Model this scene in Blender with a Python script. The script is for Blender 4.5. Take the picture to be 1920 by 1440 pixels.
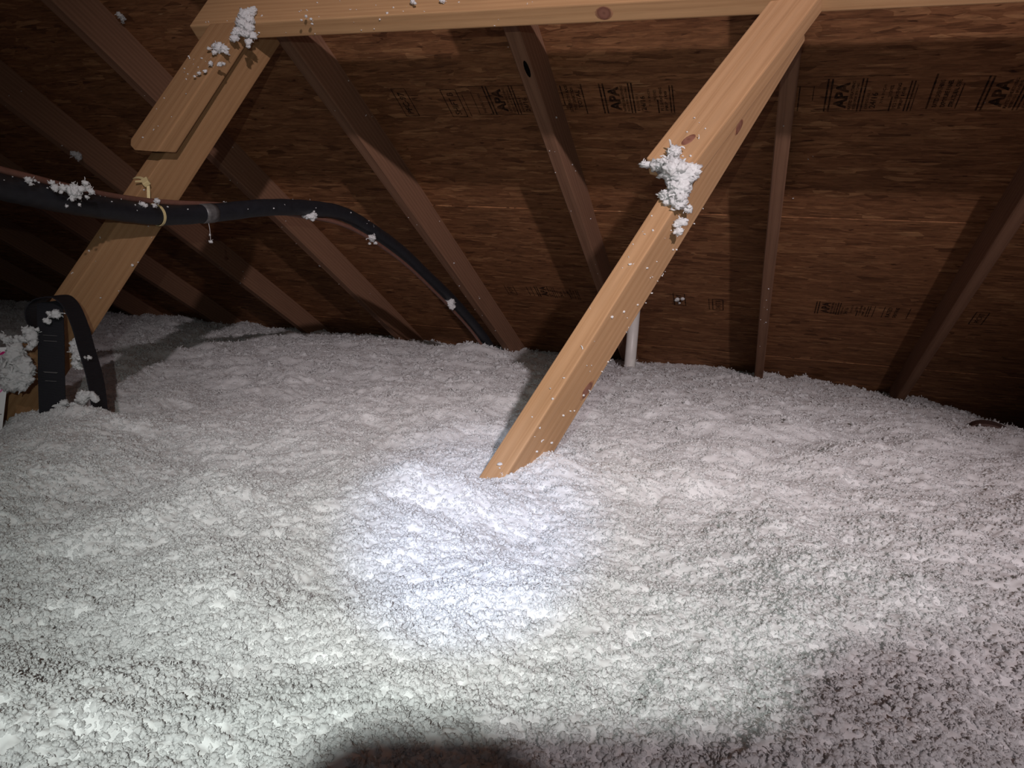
import bpy, bmesh, math, random
import numpy as np
from mathutils import Vector, Matrix, Quaternion

# ------------------------------------------------------------------ scene, camera, light
for o in list(bpy.data.objects): bpy.data.objects.remove(o)
SC = bpy.context.scene
COL = SC.collection
CAM_Z = 0.62                      # lens above the ceiling drywall
PITCH = math.radians(26.0)        # roof pitch
RX = Matrix.Rotation(-PITCH, 4, 'X')
ROOF = Matrix.Translation((0, 0, CAM_Z)) @ RX      # roof frame: x along the eave, y down the slope, z square to the deck

cam_d = bpy.data.cameras.new('camera')
cam_d.sensor_width = 36.0
cam_d.lens = 1410.0 / 1920.0 * 36.0
cam_d.clip_start = 0.02
cam = bpy.data.objects.new('camera', cam_d)
COL.objects.link(cam)
cam.matrix_world = Matrix(((0.9442, -0.1045, 0.3123, 0), (0.3233, 0.1138, -0.9394, 0), (0.0627, 0.9880, 0.1413, CAM_Z), (0, 0, 0, 1)))
SC.camera = cam

SC.view_settings.view_transform = 'Standard'
SC.view_settings.look = 'None'
SC.view_settings.gamma = 1.0
SC.view_settings.use_curve_mapping = False
SC.view_settings.exposure = 0.0
SC.cycles.max_bounces = 5
SC.cycles.diffuse_bounces = 3
SC.cycles.transmission_bounces = 3
SC.cycles.transparent_max_bounces = 8

world = bpy.data.worlds.new('ambient_fill'); SC.world = world
world.use_nodes = True
bgn = world.node_tree.nodes['Background']
bgn.inputs[0].default_value = (0.95, 0.85, 0.88, 1)
bgn.inputs[1].default_value = 0.08  # even ambient fill, added to lift the shadows and the far floor

def light(name, kind, loc, energy, color, radius, target=None, cone=None, blend=None):
    d = bpy.data.lights.new(name, kind)
    d.energy = energy; d.color = color; d.shadow_soft_size = radius
    if kind == 'SPOT': d.spot_size = math.radians(cone); d.spot_blend = blend
    o = bpy.data.objects.new(name, d); COL.objects.link(o)
    o.location = loc
    if target is not None:
        o.rotation_euler = (Vector(target) - Vector(loc)).to_track_quat('-Z', 'Y').to_euler()
    return o
# work lamp hung behind and to the right, high under the ridge (throws the rafter and purlin shadows)
light('work_lamp_light', 'SPOT', (1.05, -1.45, CAM_Z + 1.13), 385.0, (1.0, 0.87, 0.90), 0.03, (-0.55, 2.52, 0.75), 50, 1.0)
# hand torch held just behind and above the phone: wide spill and narrow beam
TORCH = (-0.008, -0.098, CAM_Z + 0.071)
light('torch_spill', 'SPOT', TORCH, 23.0, (0.93, 1.0, 0.95), 0.003, (-0.72, 1.70, 0.42), 88, 1.0)
light('torch_beam', 'SPOT', TORCH, 27.0, (0.56, 0.66, 1.0), 0.004, (-0.285, 0.755, 0.35), 20.5, 1.0)

RNG = random.Random(7)
NR = np.random.default_rng(11)

# ------------------------------------------------------------------ helpers
def tag(o, label=None, cat=None, group=None, kind=None):
    for k, v in (('label', label), ('category', cat), ('group', group), ('kind', kind)):
        if v: o[k] = v
    return o
def link(name, me, mat=None, parent=None, mw=None):
    o = bpy.data.objects.new(name, me); COL.objects.link(o)
    if mat is not None and hasattr(me, 'materials'):
        me.materials.clear(); me.materials.append(mat)
    if parent is not None: o.parent = parent
    if mw is not None: o.matrix_local = mw
    return o
def empty(name, mw):
    o = bpy.data.objects.new(name, None); COL.objects.link(o)
    o.empty_display_size = 0.05; o.matrix_world = mw
    return o
def mesh_np(name, v, f, smooth=True):
    v = np.asarray(v, np.float32); f = np.asarray(f, np.int32)
    me = bpy.data.meshes.new(name)
    n = f.shape[1]
    me.vertices.add(len(v)); me.vertices.foreach_set('co', v.ravel())
    me.loops.add(f.size); me.loops.foreach_set('vertex_index', f.ravel())
    me.polygons.add(len(f)); me.polygons.foreach_set('loop_start', np.arange(0, f.size, n, dtype=np.int32))
    me.update(calc_edges=True)
    if smooth: me.polygons.foreach_set('use_smooth', np.ones(len(f), bool))
    me.validate()
    return me
def prism(name, poly, y0, y1, bevel=0.0025, topfn=None):
    """poly in (x, z), extruded along y; topfn(x,y,z) may move a vertex along z"""
    bm = bmesh.new()
    a = [bm.verts.new((x, y0, z)) for x, z in poly]
    b = [bm.verts.new((x, y1, z)) for x, z in poly]
    n = len(poly)
    bm.faces.new(a); bm.faces.new(b[::-1])
    for i in range(n): bm.faces.new((a[i], b[i], b[(i + 1) % n], a[(i + 1) % n]))
    if topfn:
        for v in bm.verts: v.co.z = topfn(v.co)
    bmesh.ops.recalc_face_normals(bm, faces=bm.faces[:])
    if bevel: bmesh.ops.bevel(bm, geom=bm.edges[:], offset=bevel, segments=2, affect='EDGES', profile=0.6)
    me = bpy.data.meshes.new(name); bm.to_mesh(me); bm.free()
    return me
def box(name, lo, hi, bevel=0.0025):
    return prism(name, [(lo[0], lo[2]), (hi[0], lo[2]), (hi[0], hi[2]), (lo[0], hi[2])], lo[1], hi[1], bevel)
def catmull(pts, n):
    P = [Vector(p) for p in pts]; P = [P[0] * 2 - P[1]] + P + [P[-1] * 2 - P[-2]]
    out = []
    for i in range(1, len(P) - 2):
        for k in range(n):
            t = k / n; a, b, c, d = P[i - 1:i + 3]
            out.append(0.5 * ((2 * b) + (c - a) * t + (2 * a - 5 * b + 4 * c - d) * t * t + (3 * b - a - 3 * c + d) * t ** 3))
    out.append(P[-2]); return out
def tube_arrays(pts, rad, ns=8, caps=True):
    P = [Vector(p) for p in pts]; v = []; f = []
    up = Vector((0.13, 0.31, 0.94))
    for i, p in enumerate(P):
        t = (P[min(i + 1, len(P) - 1)] - P[max(i - 1, 0)]).normalized()
        u = up - t * up.dot(t)
        if u.length < 1e-4: u = Vector((1, 0, 0)) - t * t.x
        u.normalize(); w = t.cross(u); up = u
        r = rad[i] if hasattr(rad, '__len__') else rad
        for k in range(ns):
            a = 2 * math.pi * k / ns
            v.append(p + (u * math.cos(a) + w * math.sin(a)) * r)
    for i in range(len(P) - 1):
        for k in range(ns):
            f.append((i * ns + k, i * ns + (k + 1) % ns, (i + 1) * ns + (k + 1) % ns, (i + 1) * ns + k))
    return [tuple(x) for x in v], f
def tube(name, pts, rad, ns=16):
    v, f = tube_arrays(pts, rad, ns)
    me = mesh_np(name, v, f)
    bm = bmesh.new(); bm.from_mesh(me)
    bmesh.ops.holes_fill(bm, edges=[e for e in bm.edges if e.is_boundary])
    bmesh.ops.recalc_face_normals(bm, faces=bm.faces[:])
    bm.to_mesh(me); bm.free()
    return me

# ---- numpy gradient noise
_perm = NR.permutation(4096).astype(np.int64)
_ang = NR.random(4096) * 2 * np.pi
_gx, _gy = np.cos(_ang), np.sin(_ang)
def noise2(x, y):
    xi = np.floor(x).astype(np.int64); yi = np.floor(y).astype(np.int64)
    xf = x - xi; yf = y - yi
    u = xf * xf * xf * (xf * (xf * 6 - 15) + 10); w = yf * yf * yf * (yf * (yf * 6 - 15) + 10)
    def g(ix, iy, fx, fy):
        h = _perm[(_perm[ix & 4095] + iy) & 4095]
        return _gx[h] * fx + _gy[h] * fy
    a = g(xi, yi, xf, yf); b = g(xi + 1, yi, xf - 1, yf)
    c = g(xi, yi + 1, xf, yf - 1); d = g(xi + 1, yi + 1, xf - 1, yf - 1)
    return (a + (b - a) * u) * (1 - w) + (c + (d - c) * u) * w
def sstep(a, b, x):
    t = np.clip((x - a) / (b - a), 0, 1); return t * t * (3 - 2 * t)

# ------------------------------------------------------------------ materials
class NT:
    def __init__(s, name):
        s.m = bpy.data.materials.new(name); s.m.use_nodes = True
        s.t = s.m.node_tree; s.b = s.t.nodes['Principled BSDF']
    def n(s, typ, **kw):
        nd = s.t.nodes.new(typ)
        for k, v in kw.items():
            if k.startswith('i_'):
                key = k[2:]; key = int(key) if key.isdigit() else key
                nd.inputs[key].default_value = v
            else: setattr(nd, k, v)
        return nd
    def l(s, a, b): s.t.links.new(a, b)
    def coord(s, scale=(1, 1, 1), rot=(0, 0, 0), offs=True):
        tc = s.n('ShaderNodeTexCoord'); mp = s.n('ShaderNodeMapping')
        mp.inputs['Scale'].default_value = scale; mp.inputs['Rotation'].default_value = rot
        if offs:
            oi = s.n('ShaderNodeObjectInfo'); mu = s.n('ShaderNodeVectorMath', operation='MULTIPLY_ADD')
            cb = s.n('ShaderNodeCombineXYZ')
            for i in range(3): s.l(oi.outputs['Random'], cb.inputs[i])
            s.l(cb.outputs[0], mu.inputs[0]); mu.inputs[1].default_value = (3.7, 5.3, 9.1)
            s.l(tc.outputs['Object'], mu.inputs[2]); s.l(mu.outputs[0], mp.inputs[0])
        else: s.l(tc.outputs['Object'], mp.inputs[0])
        return mp.outputs[0]
    def noise(s, vec, scale, detail=4, rough=0.55, dist=0.0):
        nd = s.n('ShaderNodeTexNoise'); nd.inputs['Scale'].default_value = scale; nd.inputs['Detail'].default_value = detail
        nd.inputs['Roughness'].default_value = rough; nd.inputs['Distortion'].default_value = dist
        s.l(vec, nd.inputs['Vector']); return nd
    def ramp(s, fac, stops, interp='LINEAR'):
        r = s.n('ShaderNodeValToRGB'); r.color_ramp.interpolation = interp
        e = r.color_ramp.elements
        while len(e) < len(stops): e.new(0.5)
        for el, (p, c) in zip(e, stops): el.position = p; el.color = tuple(c) + (1,)
        s.l(fac, r.inputs[0]); return r.outputs[0]
    def mix(s, fac, a, b, mode='MIX'):
        m = s.n('ShaderNodeMix', data_type='RGBA', blend_type=mode)
        for val, key in ((fac, 0), (a, 6), (b, 7)):
            if hasattr(val, 'links'): s.l(val, m.inputs[key])
            elif key == 0: m.inputs[0].default_value = val
            else: m.inputs[key].default_value = tuple(val) + (1,)
        return m.outputs[2]
    def bump(s, h, strength, dist=0.002):
        b = s.n('ShaderNodeBump'); b.inputs['Strength'].default_value = strength; b.inputs['Distance'].default_value = dist
        s.l(h, b.inputs['Height']); s.l(b.outputs[0], s.b.inputs['Normal'])
    def done(s, color, rough=0.7, spec=0.3):
        if hasattr(color, 'links'): s.l(color, s.b.inputs['Base Color'])
        else: s.b.inputs['Base Color'].default_value = tuple(color) + (1,)
        s.b.inputs['Roughness'].default_value = rough
        s.b.inputs['Specular IOR Level'].default_value = spec
        return s.m

def lumber(name, light_c, mid_c, dark_c, axis='z', rough=0.65):
    k = NT(name)
    sc = {'z': (1, 1, 0.045), 'y': (1, 0.045, 1), 'x': (0.045, 1, 1)}[axis]
    v = k.coord(sc)
    warp = k.noise(k.coord(tuple(c * 0.25 if c == 1 else c for c in sc)), 9, 2)
    wv = k.n('ShaderNodeTexWave', wave_type='RINGS', rings_direction={'z': 'Z', 'y': 'Y', 'x': 'X'}[axis])
    wv.inputs['Scale'].default_value = 24; wv.inputs['Distortion'].default_value = 5.0; wv.inputs['Detail'].default_value = 2
    wv.inputs['Detail Scale'].default_value = 0.8
    ad = k.n('ShaderNodeVectorMath', operation='ADD'); k.l(v, ad.inputs[0]); ad.inputs[1].default_value = (0.09, 0.05, 0.02)
    k.l(ad.outputs[0], wv.inputs['Vector'])
    fine = k.noise(v, 160, 3, 0.6)
    big = k.noise(v, 11, 3, 0.5)
    c1 = k.ramp(wv.outputs['Fac'], [(0.0, light_c), (0.6, mid_c), (0.93, dark_c), (1.0, mid_c)])
    c2 = k.ramp(big.outputs['Fac'], [(0.3, mid_c), (0.7, light_c)])
    c = k.mix(0.5, c1, c2)
    fr = k.ramp(fine.outputs['Fac'], [(0.3, (0.88, 0.87, 0.86)), (0.6, (1.05, 1.04, 1.03))])
    c = k.mix(0.8, c, fr, 'MULTIPLY')
    k.bump(fine.outputs['Fac'], 0.12, 0.001)
    return k.done(c, rough, 0.25)

M = {}
M['pine'] = lumber('pine_lumber', (0.43, 0.258, 0.138), (0.40, 0.232, 0.118), (0.33, 0.180, 0.085))
M['pine_x'] = lumber('pine_purlin', (0.45, 0.270, 0.135), (0.41, 0.240, 0.118), (0.34, 0.186, 0.088), axis='x')
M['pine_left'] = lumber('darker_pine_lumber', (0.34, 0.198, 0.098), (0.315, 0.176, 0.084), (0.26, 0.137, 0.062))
M['rafter'] = lumber('aged_rafter', (0.275, 0.148, 0.090), (0.235, 0.122, 0.073), (0.16, 0.078, 0.047), axis='y', rough=0.8)

def osb():
    k = NT('oriented_strand_board')
    def layer(rot, sx, sy, rnd):
        v = k.coord((sx, sy, 1), (0, 0, rot))
        w = k.noise(v, 0.8, 2, 0.5)
        ad = k.n('ShaderNodeVectorMath', operation='MULTIPLY_ADD')
        k.l(w.outputs['Color'], ad.inputs[0]); ad.inputs[1].default_value = (0.5, 0.7, 0); k.l(v, ad.inputs[2])
        vo = k.n('ShaderNodeTexVoronoi', feature='F1', voronoi_dimensions='2D'); vo.inputs['Scale'].default_value = 1
        vo.inputs['Randomness'].default_value = rnd
        k.l(ad.outputs[0], vo.inputs['Vector'])
        sp = k.n('ShaderNodeSeparateColor'); k.l(vo.outputs['Color'], sp.inputs[0])
        return sp.outputs[0], sp.outputs[1], vo.outputs['Distance']
    a0, a1, ad_ = layer(0.03, 9.0, 46.0, 1)
    b0, b1, bd = layer(0.55, 14.0, 48.0, 1)
    c0, c1, cd = layer(-0.75, 15.0, 44.0, 1)
    d0, d1, dd = layer(-0.08, 16.0, 120.0, 1)
    def gt(x, t):
        m = k.n('ShaderNodeMath', operation='GREATER_THAN'); k.l(x, m.inputs[0]); m.inputs[1].default_value = t; return m.outputs[0]
    def mixv(f, a, b):
        m = k.n('ShaderNodeMix', data_type='FLOAT'); k.l(f, m.inputs[0]); k.l(a, m.inputs[2]); k.l(b, m.inputs[3]); return m.outputs[0]
    val = mixv(gt(b1, 0.66), a0, b0)
    val = mixv(gt(c1, 0.78), val, c0)
    val = mixv(gt(d1, 0.70), val, d0)
    col = k.ramp(val, [(0.0, (0.145, 0.063, 0.029)), (0.12, (0.228, 0.103, 0.048)), (0.6, (0.276, 0.129, 0.061)), (0.90, (0.335, 0.163, 0.078)), (1.0, (0.44, 0.235, 0.115))])
    g = k.noise(k.coord((9, 105, 1)), 1, 4, 0.72, 1.3)
    gr = k.ramp(g.outputs['Fac'], [(0.28, (0.50, 0.46, 0.43)), (0.5, (1.0, 0.97, 0.93)), (0.72, (1.28, 1.24, 1.18))])
    col = k.mix(0.9, col, gr, 'MULTIPLY')
    g2 = k.noise(k.coord((18, 75, 1), (0, 0, 0.45)), 1, 4, 0.6, 1.6)
    gr2 = k.ramp(g2.outputs['Fac'], [(0.3, (0.68, 0.66, 0.64)), (0.65, (1.14, 1.12, 1.10))])
    col = k.mix(0.8, col, gr2, 'MULTIPLY')
    big = k.noise(k.coord((1, 1, 1)), 2.2, 2)
    bg = k.ramp(big.outputs['Fac'], [(0.3, (0.8, 0.78, 0.76)), (0.7, (1.1, 1.08, 1.06))])
    col = k.mix(0.7, col, bg, 'MULTIPLY')
    # dark slivers and pale chips
    dk = k.noise(k.coord((20, 95, 1), (0, 0, 0.1)), 1, 2, 0.5, 0.6)
    dr = k.ramp(dk.outputs['Fac'], [(0.66, (1, 1, 1)), (0.72, (0.30, 0.25, 0.23))])
    col = k.mix(0.9, col, dr, 'MULTIPLY')
    pk = k.noise(k.coord((11, 170, 1), (0, 0, -0.12)), 1, 2, 0.5, 1.2)
    pr = k.ramp(pk.outputs['Fac'], [(0.70, (0, 0, 0)), (0.76, (1, 1, 1))])
    col = k.mix(pr, col, (0.46, 0.27, 0.14))
    k.bump(val, 0.5, 0.002)
    return k.done(col, 0.75, 0.22)
M['osb'] = osb()

def fluff_thin(name, base=(0.92, 0.92, 0.92), thin=0.5):
    k = NT(name)
    n1 = k.noise(k.coord((1, 1, 1), offs=False), 22, 3)
    c = k.ramp(n1.outputs['Fac'], [(0.3, [q * 0.94 for q in base]), (0.65, base)])
    df = k.n('ShaderNodeBsdfDiffuse'); tr = k.n('ShaderNodeBsdfTranslucent'); mx = k.n('ShaderNodeMixShader')
    k.l(c, df.inputs[0]); k.l(c, tr.inputs[0]); mx.inputs[0].default_value = thin
    k.l(df.outputs[0], mx.inputs[1]); k.l(tr.outputs[0], mx.inputs[2])
    out = [n for n in k.t.nodes if n.type == 'OUTPUT_MATERIAL'][0]
    k.l(mx.outputs[0], out.inputs['Surface']); k.t.nodes.remove(k.b)
    return k.m
M['fluff'] = fluff_thin('loose_fibreglass_tufts')
M['fluff_bed'] = fluff_thin('loose_fill_fibreglass_bed', (0.84, 0.84, 0.84), 0.1)

def plain(name, c, rough=0.6, spec=0.3, nscale=None, namp=0.2, bump=0.0):
    k = NT(name)
    if nscale:
        n = k.noise(k.coord((1, 1, 1)), nscale, 4, 0.6)
        col = k.ramp(n.outputs['Fac'], [(0.3, [x * (1 - namp) for x in c]), (0.7, [min(1, x * (1 + namp)) for x in c])])
        if bump: k.bump(n.outputs['Fac'], bump, 0.001)
        return k.done(col, rough, spec)
    return k.done(c, rough, spec)
M['foam'] = plain('black_foam_sleeve', (0.012, 0.013, 0.017), 0.55, 0.4, 60, 0.3, 0.2)
M['cable'] = plain('brown_cable_jacket', (0.16, 0.075, 0.055), 0.5, 0.3, 80, 0.15)
M['tape'] = plain('grey_tape', (0.10, 0.095, 0.095), 0.4, 0.4, 120, 0.3)
M['nylon'] = plain('aged_nylon', (0.62, 0.50, 0.26), 0.45, 0.4, 90, 0.1)
M['pvc'] = plain('white_pvc', (0.70, 0.68, 0.64), 0.4, 0.4, 30, 0.05)
M['card'] = plain('white_card', (0.80, 0.80, 0.80), 0.6, 0.2, 40, 0.03)
M['magenta'] = plain('magenta_print', (0.50, 0.02, 0.16), 0.6, 0.2, 80, 0.05)
M['pinkprint'] = plain('pink_print', (0.75, 0.18, 0.42), 0.6, 0.2, 80, 0.05)
M['yellowprint'] = plain('yellow_print', (0.85, 0.60, 0.08), 0.6, 0.2, 80, 0.05)
def worn_ink():
    k = NT('worn_black_ink')
    n = k.noise(k.coord((1, 1, 1), offs=False), 55, 5, 0.7)
    a = k.n('ShaderNodeMapRange'); a.inputs[1].default_value = 0.36; a.inputs[2].default_value = 0.60; a.inputs[3].default_value = 0.35; a.inputs[4].default_value = 0.92
    k.l(n.outputs['Fac'], a.inputs[0]); k.l(a.outputs[0], k.b.inputs['Alpha'])
    return k.done((0.03, 0.018, 0.014), 0.85, 0.05)
M['ink'] = worn_ink()
M['greyprint'] = plain('grey_print', (0.12, 0.12, 0.13), 0.7, 0.1, 140, 0.2)
M['dark'] = plain('dark_brown_sheet', (0.10, 0.06, 0.05), 0.7, 0.2, 30, 0.2)
M['steel'] = plain('staple_steel', (0.35, 0.34, 0.33), 0.35, 0.5, 60, 0.1)
M['drywall'] = plain('drywall_back', (0.45, 0.42, 0.38), 0.9, 0.1, 20, 0.1)
def webbing():
    k = NT('black_webbing')
    v = k.coord((1, 1, 1), offs=False)
    w = k.n('ShaderNodeTexWave', bands_direction='Z'); w.inputs['Scale'].default_value = 130; w.inputs['Distortion'].default_value = 0.4
    k.l(v, w.inputs['Vector'])
    c = k.ramp(w.outputs['Fac'], [(0.2, (0.006, 0.006, 0.008)), (0.8, (0.018, 0.018, 0.023))])
    k.bump(w.outputs['Fac'], 0.4, 0.001)
    return k.done(c, 0.6, 0.35)
M['web'] = webbing()
def knotmat():
    k = NT('wood_knot')
    v = k.coord((1, 1, 1), offs=False)
    ln = k.n('ShaderNodeVectorMath', operation='LENGTH'); k.l(v, ln.inputs[0])
    n = k.noise(v, 90, 3)
    ad = k.n('ShaderNodeMath', operation='MULTIPLY_ADD'); k.l(n.outputs['Fac'], ad.inputs[0]); ad.inputs[1].default_value = 0.006; k.l(ln.outputs['Value'], ad.inputs[2])
    c = k.ramp(ad.outputs[0], [(0.0, (0.10, 0.035, 0.025)), (0.010, (0.26, 0.12, 0.08)), (0.0150, (0.12, 0.04, 0.03)), (0.0185, (0.33, 0.17, 0.09))])
    return k.done(c, 0.5, 0.3)
M['knot'] = knotmat()

# ------------------------------------------------------------------ roof: deck panels, rafters, purlin
SP = 0.6376; RX0 = -0.0331; RB = 1.30; RW = 0.0400; RD = 0.115; DK = RB + RD
PT = 0.0115
ceiling = link('ceiling', box('roofing_felt', (-8.2, -1.6, DK + PT + 0.004), (3.6, 5.35, DK + PT + 0.008), 0), plain('roofing_felt', (0.05, 0.05, 0.05), 0.9), None, ROOF)
tag(ceiling, 'brown oriented strand board roof deck sloping down behind the rafters', 'roof deck', kind='structure')
SEAMS = [-1.52, -0.235, 1.045, 2.317, 3.578, 4.84]
PANELS = {}
panel_mesh = {}
for r in range(len(SEAMS) - 1):
    off = RX0 + RW / 2 + (0 if r % 2 else 2) * SP
    i = 0
    for kx in range(-4, 3):
        x0 = off + kx * 4 * SP; x1 = x0 + 4 * SP
        if x1 < -8 or x0 > 3.4: continue
        dz = [0.0, 0.0022, -0.0012, 0.0008, -0.0005][(r + kx) % 5] * 0.3 - 0.0016 * r
        w, h = x1 - x0 - 0.003, SEAMS[r + 1] - SEAMS[r] - 0.003
        key = round(h, 3)
        if key not in panel_mesh: panel_mesh[key] = box('panel', (0, 0, 0), (w, h, PT), 0.0008)
        p = link('panel', panel_mesh[key], M['osb'], ceiling, Matrix.Translation((x0 + 0.0015, SEAMS[r] + 0.0015, DK + dz)))
        PANELS[(r, kx)] = (p, x0 + 0.0015, SEAMS[r] + 0.0015)

rafter_labels = {
 -10: None}
RAF = []
names = {-7: 'aged rafter deep in the dark far left, beyond three others', -6: 'aged rafter in the dark at far left, third from the left brace',
 -5: 'aged rafter in the shadows at the left, behind the left brace foot', -4: 'wide-looking aged rafter at the left edge, low behind the black hose clump',
 -3: 'aged rafter passing right behind the top of the left brace', -2: 'aged rafter just right of the left brace, beside the black hose end',
 -1: 'aged rafter with a dark knot hole, left of the bright right brace', 0: 'narrow upright-looking aged rafter just right of the right brace',
 1: 'dim aged rafter near the right edge of the picture', 2: 'aged rafter beyond the right edge of the picture'}
def rafter_mesh(seed):
    rr = random.Random(seed)
    L = 6.6
    bm = bmesh.new(); n = 26; prev = None
    for i in range(n + 1):
        y = -1.4 + L * i / n; dx = 0.0018 * math.sin(y * 1.7 + seed) + rr.uniform(-0.0006, 0.0006); dz = rr.uniform(-0.0008, 0.0008)
        ring = [bm.verts.new(c) for c in ((dx + 0.003, y, dz), (RW - 0.003 + dx, y, dz), (RW + dx, y, dz + 0.003), (RW + dx, y, RD), (dx, y, RD), (dx, y, dz + 0.003))]
        if prev:
            for k in range(6): bm.faces.new((prev[k], prev[(k + 1) % 6], ring[(k + 1) % 6], ring[k]))
        else: bm.faces.new(ring)
        prev = ring
    bm.faces.new(prev[::-1])
    bmesh.ops.recalc_face_normals(bm, faces=bm.faces[:])
    me = bpy.data.meshes.new('rafter'); bm.to_mesh(me); bm.free(); return me
for k in range(-7, 3):
    o = link('rafter', rafter_mesh(k), M['rafter'], None, ROOF @ Matrix.Translation((RX0 + k * SP, 0, RB - 0.0012)))
    lab = names[k]
    tag(o, lab, 'rafter', 'rafters under the roof deck'); RAF.append((k, o))

def disc(name, rx, ry, n=28, th=0.0006, seed=0):
    rr = random.Random(seed); bm = bmesh.new()
    rings = []
    for q, sc in ((0, 0.35), (0.8, 0.7), (1.0, 0.88), (0.0, 1.0)):
        rings.append([bm.verts.new((rx * sc * math.cos(2 * math.pi * i / n) * (1 + 0.04 * math.sin(3 * i + seed)), -th * (1 if sc < 1 else 0.0), ry * sc * math.sin(2 * math.pi * i / n))) for i in range(n)])
    c = bm.verts.new((0, -th, 0))
    for i in range(n): bm.faces.new((c, rings[0][i], rings[0][(i + 1) % n]))
    for a, b in zip(rings, rings[1:]):
        for i in range(n): bm.faces.new((a[i], b[i], b[(i + 1) % n], a[(i + 1) % n]))
    bmesh.ops.recalc_face_normals(bm, faces=bm.faces[:])
    me = bpy.data.meshes.new(name); bm.to_mesh(me); bm.free()
    for p in me.polygons: p.use_smooth = True
    return me

# rafter knot hole (a dark split on the rafter left of the right brace)
for k, o in RAF:
    if k == -1:
        hole = disc('knot_hole', 0.0065, 0.030, seed=3)
        q = link('knot_hole', hole, plain('hole_black', (0.004, 0.003, 0.003), 0.9, 0.05), o, Matrix.Translation((RW * 0.72, 1.472, -0.0012)) @ Matrix.Rotation(math.radians(90), 4, 'X'))
        q['label'] = 'dark knot hole'

# purlin: stands square to the rafters, lower edge at b = 1.16
pn = Vector((0.0, -0.9775, 0.1945)).normalized()      # face normal in the roof frame (towards the room)
pz = Vector((0.0, 0.1945, 0.9775)).normalized()
PUR = ROOF @ Matrix(((1, 0, 0, -1.377), (0, -pn.y, pz.y, 1.141), (0, -pn.z, pz.z, 1.160), (0, 0, 0, 1)))
pur = link('purlin', prism('purlin', [(0, 0), (3.4, 0), (3.4, 0.140), (0.0, 0.140)], 0, 0.041, 0.003), M['pine_x'], None, PUR)
tag(pur, 'long pine purlin running across the top under the rafters', 'purlin')
kn = link('knot', disc('knot', 0.019, 0.0155, seed=1), M['knot'], pur, Matrix.Translation((1.005, 0.021, 0.0002)) @ Matrix.Rotation(math.radians(90), 4, 'X'))
kn['label'] = 'dark round knot on the underside'

# ------------------------------------------------------------------ braces
def brace(name, P, s, n, w, T, W, o, d, t0, tl, tb, wood, chamfer):
    P, s, n, w = map(Vector, (P, s, n, w))
    B = Matrix(((w.x, -n.x, s.x, P.x), (w.y, -n.y, s.y, P.y), (w.z, -n.z, s.z, P.z), (0, 0, 0, 1)))
    base = B @ Matrix.Translation((T / 2, W / 2, t0))
    root = empty(name, base)
    binv = base.inverted()
    # plane of the purlin underside, in B space
    iv = B.inverted() @ PUR
    q0 = iv @ Vector((0, 0, 0)); qn = (iv.to_3x3() @ Vector((0, 0, 1))).normalized()
    def topz(x, y, back): return q0.z - (qn.x * (x - q0.x) + qn.y * (y - q0.y)) / qn.z - back
    lo = prism('brace_board', [(0, t0), (T, t0), (T, 1), (0, 1)], 0, W, 0.0022, lambda c: c.z if c.z < 0.9 else tl)
    link('brace_board', lo, M[wood], root, binv @ B)
    U = B @ Matrix.Translation((-o, -T, 0)) @ Matrix.Rotation(d, 4, 'Y')
    rt = Matrix.Rotation(d, 4, 'Y')
    def ut(c):
        if c.z < 0.9: return c.z + (0.9 * c.y if chamfer else 0.0)
        for _ in range(12):
            g = rt @ c; z = topz(g.x - o, g.y - T, 0.0); c = Vector((c.x, c.y, c.z + (z - g.z)))
        return c.z
    W2 = 0.0890 * T / 0.038
    ub = prism('stiffener_board', [(0, tb), (W2, tb), (W2, 1), (0, 1)] if not chamfer else [(0, tb + 0.029), (0.010, tb + 0.013), (0.030, tb + 0.001), (W2, tb + 0.002), (W2, 1), (0, 1)], 0, T, 0.0028, ut)
    st = link('stiffener_board', ub, M[wood], root, binv @ U)
    return root, B, binv
rb, RBM, RBI = brace('purlin_brace', (-0.1785, 1.3000, 0.7930), (0.2911, 0.5960, 0.7484), (-0.0902, -0.7617, 0.6417), (0.9524, -0.2543, -0.1680),
                0.0356, 0.0835, 0.0418, 0.0751, -0.80, 0.511, 0.007, 'pine', False)
tag(rb, 'bright pine brace leaning up to the right from the middle of the white insulation', 'roof brace', 'purlin braces')
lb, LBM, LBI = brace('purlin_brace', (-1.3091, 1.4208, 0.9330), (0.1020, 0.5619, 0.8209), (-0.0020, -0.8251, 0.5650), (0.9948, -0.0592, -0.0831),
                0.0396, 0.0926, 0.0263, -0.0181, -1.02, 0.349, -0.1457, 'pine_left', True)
tag(lb, 'pine brace at the left with a black hose tied across it', 'roof brace', 'purlin braces')
def bloc(M4, x, y, z): return M4 @ Vector((x, y, z))
# knots on the right brace
k1 = link('knot', disc('knot', 0.0085, 0.021, seed=5), M['knot'], rb, RBI @ RBM @ Matrix.Translation((0.0357, 0.0700, -0.3833)) @ Matrix.Rotation(math.radians(90), 4, 'Z') @ Matrix.Rotation(math.radians(8), 4, 'Y'))
k2 = link('knot', disc('knot', 0.009, 0.019, seed=6), M['knot'], rb, RBI @ RBM @ Matrix.Translation((0.0357, 0.0400, 0.1950)) @ Matrix.Rotation(math.radians(90), 4, 'Z'))
k3 = link('knot', disc('knot', 0.0075, 0.015, seed=7), M['knot'], rb, RBI @ RBM @ Matrix.Translation((0.0088, -0.0358, 0.0631)) @ Matrix.Rotation(math.radians(20), 4, 'Y'))

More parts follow.
